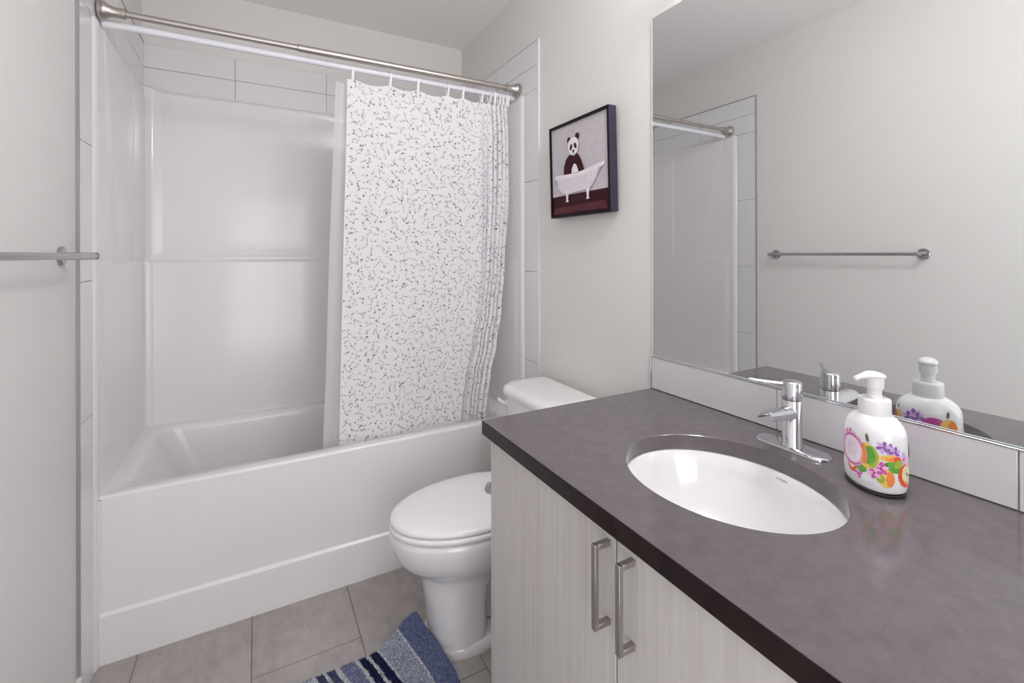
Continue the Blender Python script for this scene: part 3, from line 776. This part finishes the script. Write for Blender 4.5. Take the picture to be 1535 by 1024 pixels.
for d, wd, zc2, hh in ((-.0175, .002, .006, .001), (-.016, .008, .0055, .004), (-.012, .0125, .005, .006), (-.004, .0155, .006, .0075), (.004, .0155, .007, .0078), (.011, .0125, .0075, .007), (.018, .0085, .007, .0055), (.026, .0066, .006, .0045), (.034, .0055, .0042, .0038), (.0375, .0052, .0020, .0045), (.0385, .004, .0015, .003)):
    c = hb + nd * d + Vector((0, 0, zc2))
    rings.append([c + nt_ * wd * math.cos(2 * PI * i / 24) + Vector((0, 0, hh * math.sin(2 * PI * i / 24))) for i in range(24)])
mb.loft(rings); mb.build('pump_head', 'pump', soap, smooth=True, angle=70)
# printed art
cols = {'b_ring': (.50, .14, .36), 'b_pale': (.80, .68, .76), 'b_white': (.86, .84, .86), 'b_green': (.10, .34, .05), 'b_olive': (.34, .44, .06), 'b_orange': (.78, .22, .06), 'b_yel': (.80, .52, .12), 'b_red': (.70, .10, .03),
        'b_purple': (.28, .10, .40), 'b_lil': (.55, .40, .68), 'b_mag': (.58, .10, .40), 'b_pink': (.80, .45, .65), 'b_cream': (.80, .80, .50), 'b_stem': (.12, .10, .07), 'b_txt': (.35, .33, .36), 'b_solid': (.42, .05, .26)}
keys = list(cols)
for k in keys: flat(k, cols[k], .3)
art = MB(); lay = [0]
def shape(phi, h, pts, key, lift=None):
    lay[0] += 1; lf = .00018 + .000008 * lay[0] if lift is None else lift
    base = bsurf(phi, h); rad = (base - Vector((bx, by, base.z))).length
    n = len(pts); cx = sum(p[0] for p in pts) / n; cy = sum(p[1] for p in pts) / n; K = 5
    vs = [bsurf(phi + cx / rad, h + cy, lf)]
    for k in range(1, K + 1):
        for p in pts:
            a, b_ = cx + (p[0] - cx) * k / K, cy + (p[1] - cy) * k / K
            vs.append(bsurf(phi + a / rad, h + b_, lf))
    fs = [(0, 1 + i, 1 + (i + 1) % n) for i in range(n)]
    for k in range(K - 1):
        for i in range(n):
            j = (i + 1) % n; fs.append((1 + k * n + i, 1 + (k + 1) * n + i, 1 + (k + 1) * n + j, 1 + k * n + j))
    art.add(vs, fs, keys.index(key))
def E_(a, b_, rot=0, n=20, cx=0, cy=0): return ell(cx, cy, a, b_, rot, n)
def flower(phi, h, r, key, n=5, key2=None, cr=None, rot=.3):
    for k in range(n):
        a = rot + 2 * PI * k / n; shape(phi, h, E_(r * .55, r * .30, a, 12, r * .55 * math.cos(a), r * .55 * math.sin(a)), key if k % 2 or not key2 else key2)
    shape(phi, h, E_(r * .16, r * .16, 0, 8), cr or 'b_stem')
def pear(phi, h, s, k1, k2, flip=1):
    body = []
    for i in range(28):
        a = 2 * PI * i / 28; rr = s * (1 - .22 * max(0, math.sin(a)) ** 2); body.append((rr * .80 * math.cos(a) * (1 - .25 * max(0, math.sin(a))), rr * 1.18 * math.sin(a)))
    shape(phi, h, body, k1)
    shape(phi, h, [(p[0] * .50 + flip * s * .32, p[1] * .86) for p in body], k2)
    shape(phi, h, E_(s * .12, s * .36, .2, 8, 0, s * 1.35), 'b_stem')
# angles grow to the viewer's left
for f_, h_, r_ in ((226, .078, .010), (217, .080, .010), (235, .074, .009)): flower(R(f_), h_, r_, 'b_purple', 6, 'b_lil')
flower(R(252), .062, .012, 'b_lil', 5, 'b_pink')
shape(R(226), .063, E_(.013, .006, .1), 'b_yel'); shape(R(230), .0625, E_(.011, .0042, .1), 'b_orange')
shape(R(240), .060, E_(.006, .007, .1), 'b_red')
shape(R(233), .048, E_(.013, .0085, -.5), 'b_green'); shape(R(225), .050, E_(.011, .0065, .4), 'b_green'); shape(R(241), .054, E_(.008, .006, .9), 'b_olive')
pear(R(222), .030, .0150, 'b_yel', 'b_orange', 1); shape(R(212), .027, E_(.006, .008, .3), 'b_olive')
flower(R(212), .044, .011, 'b_mag', 6, 'b_pink'); flower(R(203), .034, .010, 'b_pink', 6, 'b_mag')
shape(R(258), .034, E_(.0155, .0200, .1), 'b_red'); shape(R(261), .036, E_(.0115, .0170, .1), 'b_cream')
shape(R(262), .034, E_(.0016, .003, .5, 8), 'b_stem'); shape(R(259), .038, E_(.0014, .0028, -.4, 8), 'b_stem')
shape(R(172), .036, E_(.012, .009, -.2), 'b_green'); shape(R(178), .033, E_(.009, .006, .4), 'b_green')
shape(R(150), .032, E_(.010, .012, .3), 'b_red'); shape(R(147), .036, E_(.007, .010, .3), 'b_cream')
flower(R(168), .022, .008, 'b_pink', 5, 'b_mag')
for f_ in (128, 142, 158, 172): flower(R(f_), .088 - abs(f_ - 142) * .00035, .007, 'b_mag', 5, 'b_pink')
pear(R(190), .062, .0208, 'b_yel', 'b_olive', 1); shape(R(194), .061, E_(.0085, .0165, 0, 18), 'b_green'); shape(R(183), .061, E_(.0058, .0180, .05, 18), 'b_orange')
# front medallion
shape(R(150), .060, E_(.0265, .0290, 0, 36), 'b_pink'); shape(R(150), .060, E_(.0250, .0275, 0, 36), 'b_ring'); shape(R(150), .060, E_(.0205, .0230, 0, 36), 'b_white'); shape(R(150), .060, E_(.0195, .0220, 0, 36), 'b_pale')
for q in range(6): shape(R(150), .072 - .0042 * q, [(-.009 + .001 * (q % 2), -.0005), (.009 - .002 * (q % 3), -.0005), (.009 - .002 * (q % 3), .0005), (-.009 + .001 * (q % 2), .0005)], 'b_txt')
# back side seen in the mirror
shape(R(-30), .062, E_(.0265, .0290, 0, 36), 'b_pink'); shape(R(-30), .062, E_(.0250, .0275, 0, 36), 'b_solid')
for f_, h_, r_ in ((8, .090, .011), (18, .084, .010), (0, .086, .009)): flower(R(f_), h_, r_, 'b_purple', 6, 'b_lil')
pear(R(-62), .072, .0185, 'b_yel', 'b_orange', -1)
pear(R(46), .080, .014, 'b_yel', 'b_red', 1)
art.build('printed_art', keys, soap, smooth='all', recalc=False)

# ------------------------------------------------------------------ toilet paper holder on the cabinet side
tp = empty('toilet_paper_holder', (-.50, YC0, .64), 'small brushed nickel paper holder on the vanity side, just above the toilet lid', 'toilet paper holder')
mb = MB(); mb.lathe([(0, 0), (.024, 0), (.024, .006), (.019, .010), (.011, .018), (.009, .040), (0, .040)], (-.515, YC0, .645), 'y', 28); mb.build('mounting_flange', 'satin', tp, smooth=True, angle=40)
mb = MB(); mb.tube([(-.515, YC0 + .038, .645), (-.530, YC0 + .046, .650), (-.552, YC0 + .038, .655), (-.560, YC0 + .030, .656)], [.009, .012, .0145, .010], 14); mb.tube([(-.515, YC0 + .038, .645), (-.46, YC0 + .045, .645), (-.34, YC0 + .045, .645)], .008, 14); mb.build('arm', 'satin', tp, smooth=True, angle=50)

# ------------------------------------------------------------------ towel bar on the left wall
ZB = 1.2622; XB_ = -W + .070
tb = empty('towel_bar', (-W, -.60, ZB), 'brushed steel towel bar on the left wall, near the tub', 'towel bar')
mb = MB(); mb.tube([(XB_, -.264, ZB), (XB_, -.948, ZB)], .0075, 20); mb.build('bar', 'satin', tb, smooth=True, angle=50)
for y in (-.270, -.938):
    mb = MB(); mb.lathe([(0, 0), (.0247, 0), (.0247, .007), (.0225, .0095), (.010, .0105), (.0095, .062), (.0098, .074), (.006, .078), (0, .078)], (-W, y, ZB), 'x', 32); mb.build('post', 'satin', tb, smooth=True, angle=40)

# ------------------------------------------------------------------ framed picture
pic = bpy.data.objects.new('framed_picture', None); col.objects.link(pic)
tag(pic, 'square black-framed print of a panda in a bathtub, hung above the toilet', 'picture')
PW, PD = .359, .036
# local frame: u to the viewer's right (-y), v up, n out of the wall (-x)
pc = Vector((0, -.4790, 1.5885)); lean = R(1.45)
uX = Vector((0, -1, 0)); nX = Vector((-math.cos(lean), 0, -math.sin(lean))); vX = Vector((-math.sin(lean), 0, math.cos(lean)))
pic.location = (-.006, -.479, 1.409)
def P3(u, v, n): return Vector((-.0055, -.479, 1.4090)) + uX * u + vX * v + nX * n
def pbox(mb, u0, u1, v0, v1, n0, n1, mi=0):
    c = [P3(u, v, n) for n in (n0, n1) for v in (v0, v1) for u in (u0, u1)]
    mb.add(c, [(0, 1, 3, 2), (4, 6, 7, 5), (0, 4, 5, 1), (2, 3, 7, 6), (0, 2, 6, 4), (1, 5, 7, 3)], mi)
h = PW / 2; fw = .009
mb = MB()
for a in ((-h, -h + fw, 0, PW), (h - fw, h, 0, PW), (-h + fw, h - fw, 0, fw + .002), (-h + fw, h - fw, PW - fw - .002, PW)): pbox(mb, a[0], a[1], a[2], a[3], .002, PD)
mb.build('frame', 'frame', pic, bevel=.0006, seg=1)
for a, b_ in ((h, h + .0006), (-h - .0006, -h)):
    mb = MB(); pbox(mb, a, b_, .0008, PW - .0008, .002, PD - .0015); mb.build('frame_side', 'frame_side', pic)
pcol = {'k_bg': (.50, .47, .50), 'k_bg2': (.58, .55, .58), 'k_floor': (.040, .007, .012), 'k_rug': (.10, .028, .036), 'k_tub': (.66, .62, .66), 'k_rim': (.74, .70, .74), 'k_sh': (.40, .36, .39), 'k_fur': (.040, .006, .010), 'k_white': (.76, .73, .76), 'k_black': (.03, .01, .015)}
pk = list(pcol)
for k in pk: flat(k, pcol[k], .45, .12)
pm = MB(); pl = [0]
ip = PW - 2 * fw - .001
def ps(pts, key):
    pl[0] += 1; n_ = PD - .0060 + .00006 * pl[0]
    pm.add([P3(-ip / 2 + p[0] * ip, fw + .001 + (1 - p[1]) * (PW - 2 * fw - .002), n_) for p in pts], [tuple(range(len(pts)))], pk.index(key))
def pe(cx, cy, a, b_, key, rot=0, n=24): ps([(cx + x, cy + y) for x, y in ell(0, 0, a, b_, rot, n)], key)
ps([(0, 0), (1, 0), (1, 1), (0, 1)], 'k_bg')
ps([(0, .785), (1, .785), (1, 1), (0, 1)], 'k_floor'); ps([(.03, .92), (.92, .90), (.97, .985), (.0, .985)], 'k_rug')
random.seed(3)
for k in range(60):
    cx, cy = random.uniform(.03, .95), random.uniform(.91, .975); pe(cx, cy, random.uniform(.008, .03), .004, random.choice(('k_floor', 'k_rug', 'k_rug')), 0, 6)
# panda
ps([(.24, .575), (.25, .47), (.29, .39), (.35, .35), (.48, .34), (.54, .39), (.58, .46), (.62, .55), (.60, .60), (.4, .62)], 'k_fur')
ps([(.385, .60), (.40, .50), (.44, .455), (.48, .47), (.51, .53), (.53, .60)], 'k_white')
pe(.355, .185, .034, .036, 'k_fur', .3); pe(.505, .165, .034, .036, 'k_fur', -.3)
ps([(.33, .255), (.345, .20), (.39, .172), (.44, .165), (.49, .178), (.525, .22), (.528, .28), (.50, .335), (.455, .365), (.41, .36), (.36, .325)], 'k_white')
pe(.393, .268, .022, .036, 'k_fur', .45); pe(.470, .262, .022, .036, 'k_fur', -.45)
pe(.434, .315, .020, .014, 'k_black'); ps([(.42, .335), (.45, .335), (.435, .35)], 'k_black')
# tub
for x_ in (.30, .67):
    ps([(x_ - .045, .72), (x_ + .05, .72), (x_ + .025, .79), (x_ + .018, .84), (x_ + .03, .865), (x_ - .03, .865), (x_ - .015, .84), (x_ - .02, .79)], 'k_rim')
pe(.48, .60, .42, .045, 'k_sh', -.02, 30)
ps([(.085, .575), (.12, .62), (.145, .70), (.20, .755), (.30, .775), (.62, .765), (.74, .735), (.81, .67), (.86, .575)], 'k_tub')
ps([(.07, .555), (.10, .545), (.50, .565), (.84, .52), (.95, .51), (.965, .53), (.93, .555), (.84, .575), (.50, .605), (.12, .595), (.075, .585)], 'k_rim')
pm.build('print', pk, pic, recalc=False)

# ------------------------------------------------------------------ bath mat
mat_m, nt, b = new_mat('striped bath mat pile'); setc(b, (.3, .3, .4), .95, spec=.1)
uvn = node(nt, 'ShaderNodeUVMap'); sp = node(nt, 'ShaderNodeSeparateXYZ'); nt.links.new(uvn.outputs[0], sp.inputs[0])
no = node(nt, 'ShaderNodeTexNoise'); no.inputs['Scale'].default_value = 160; nt.links.new(uvn.outputs[0], no.inputs['Vector'])
ma = node(nt, 'ShaderNodeMath', operation='MULTIPLY_ADD'); ma.inputs[1].default_value = .008; nt.links.new(no.outputs['Fac'], ma.inputs[0]); nt.links.new(sp.outputs[0], ma.inputs[2])
rp = node(nt, 'ShaderNodeValToRGB'); cr = rp.color_ramp; cr.interpolation = 'CONSTANT'
sc_ = 1 / .66; navy, slate, wht, mid, light, spk = (.024, .026, .085), (.10, .115, .22), (.66, .67, .69), (.175, .210, .35), (.43, .45, .55), (.27, .28, .42)
stops = [(0, (.16, .22, .42)), (.008, mid), (.066, wht), (.072, light), (.128, wht), (.135, navy), (.157, wht), (.167, navy), (.190, wht), (.201, spk), (.245, wht), (.260, slate), (.281, wht), (.292, slate), (.313, wht), (.321, (.45, .50, .58)), (.42, wht), (.43, slate), (.46, wht), (.47, navy), (.50, wht), (.51, light), (.58, mid)]
while len(cr.elements) < len(stops): cr.elements.new(.99)
for e, (p, c) in zip(cr.elements, stops): pass
for k, (p, c) in enumerate(stops): cr.elements[k].position = (p + .004) * sc_ if k else 0.0; cr.elements[k].color = (*c, 1)
mu = node(nt, 'ShaderNodeMath', operation='MULTIPLY'); mu.inputs[1].default_value = sc_; nt.links.new(ma.outputs[0], mu.inputs[0]); nt.links.new(mu.outputs[0], rp.inputs[0])
n3 = node(nt, 'ShaderNodeTexNoise'); n3.inputs['Scale'].default_value = 420; n3.inputs['Detail'].default_value = 1; nt.links.new(uvn.outputs[0], n3.inputs['Vector'])
r3 = node(nt, 'ShaderNodeValToRGB'); r3.color_ramp.elements[0].position = .40; r3.color_ramp.elements[0].color = (.36, .37, .44, 1); r3.color_ramp.elements[1].position = .62; r3.color_ramp.elements[1].color = (1.25, 1.25, 1.2, 1)
nt.links.new(n3.outputs['Fac'], r3.inputs[0])
mm = node(nt, 'ShaderNodeMixRGB', blend_type='MULTIPLY'); mm.inputs[0].default_value = .9; nt.links.new(rp.outputs[0], mm.inputs[1]); nt.links.new(r3.outputs[0], mm.inputs[2]); nt.links.new(mm.outputs[0], b.inputs['Base Color'])
M['mat'] = mat_m
RL, RWd = .64, .46
XE = [(-.85, -.560), (-.603, -.564), (-.568, -.5655), (-.53, -.5745), (-.482, -.589), (-.421, -.6045), (-.367, -.622)]
ZE = [(-.85, .006), (-.64, .007), (-.603, .012), (-.568, .022), (-.53, .034), (-.482, .050), (-.421, .062), (-.367, .084)]
def mat_pt(a, bb, up=0.0):     # a: distance from the end edge, bb: 0..1 across
    y = -.367 - RWd * bb
    xe, ze = lerp_t(XE, y), lerp_t(ZE, y)
    k = 1 - sm(0, .16, a)
    z = .006 + (ze - .006) * k
    edge = min(a, RL - a, bb * RWd, (1 - bb) * RWd)
    return (xe - a * (1 - .05 * k) , y - .008 * sm(.03, .11, a) * (1 - bb), z + (up + .0075) * sm(-.002, .008, edge))
mb = MB(); NU, NV = 260, 190; uv = []
vs = []
for i in range(NU + 1):
    for j in range(NV + 1):
        a, bb = RL * i / NU, j / NV
        vs.append(mat_pt(a, bb, .0022 * noise.noise(Vector((a * 260, bb * 190, 0))))); uv.append((a, bb * RWd))
mb.add(vs, [(i * (NV + 1) + j, i * (NV + 1) + j + 1, (i + 1) * (NV + 1) + j + 1, (i + 1) * (NV + 1) + j) for i in range(NU) for j in range(NV)])
o0 = len(mb.v)
bot = []
for i in range(0, NU + 1, 10):
    for j in range(0, NV + 1, 10):
        a, bb = RL * i / NU, j / NV; p = mat_pt(a, bb); y = p[1]
        bot.append((p[0], p[1], max(.0008, p[2] - .0085 if min(i, NU - i, j, NV - j) > 0 else p[2] - .004))); uv.append((a, bb * RWd))
nb_ = NV // 10 + 1
mb.add(bot, [(i * nb_ + j, (i + 1) * nb_ + j, (i + 1) * nb_ + j + 1, i * nb_ + j + 1) for i in range(NU // 10) for j in range(nb_ - 1)])
mb.uv = uv
rug = empty('bath_mat', (-.9, -.6, 0), 'blue and white striped shaggy bath mat, one corner riding up on the toilet base', 'bath mat')
mb.build('backing', 'mat', rug, smooth='all', recalc=False)
random.seed(11); pb = MB(); uv = []
for k in range(34000):
    a, bb = random.uniform(.003, RL - .003), random.uniform(.004, .996)
    if bb > .62: continue
    p = Vector(mat_pt(a, bb)); t = random.uniform(0, 2 * PI); wv = Vector((math.cos(t), math.sin(t), 0)) * .0011
    tip = p + Vector((random.uniform(-.0022, .0022), random.uniform(-.0022, .0022), random.uniform(.0025, .0052)))
    pb.add([p - wv, p + wv, tip + wv * .6, tip - wv * .6], [(0, 1, 2, 3)]); uv += [(a, bb * RWd)] * 4
pb.uv = uv
pile = pb.build('pile', 'mat', rug, recalc=False); pile['kind'] = 'stuff'

# ------------------------------------------------------------------ vanity light above the mirror (out of frame)
m, nt, b = new_mat('frosted lamp glass'); setc(b, (.9, .9, .9), .3)
b.inputs['Emission Color'].default_value = (1.0, .975, .985, 1); b.inputs['Emission Strength'].default_value = BULB_E; M['lampglass'] = m
vl = empty('vanity_light', (-.02, -1.30, 2.16), 'nickel vanity light bar with four frosted globes above the mirror', 'wall lamp')
mb = MB(); mb.box(-.0005, -.025, -1.60, -1.00, 2.13, 2.20); mb.build('back_plate', 'nickel', vl, bevel=.003)
for y in (-1.07, -1.223, -1.377, -1.53):
    mb = MB(); mb.tube([(-.025, y, 2.165), (-.09, y, 2.165), (-.10, y, 2.150)], .008, 10); mb.build('arm', 'nickel', vl, smooth=True)
    mb = MB(); mb.lathe([(.0 if k in (0, 12) else .042 * math.sin(PI * k / 12), -.042 * math.cos(PI * k / 12)) for k in range(13)], (-.11, y, 2.105), n=20); mb.build('globe', 'lampglass', vl, smooth='all')
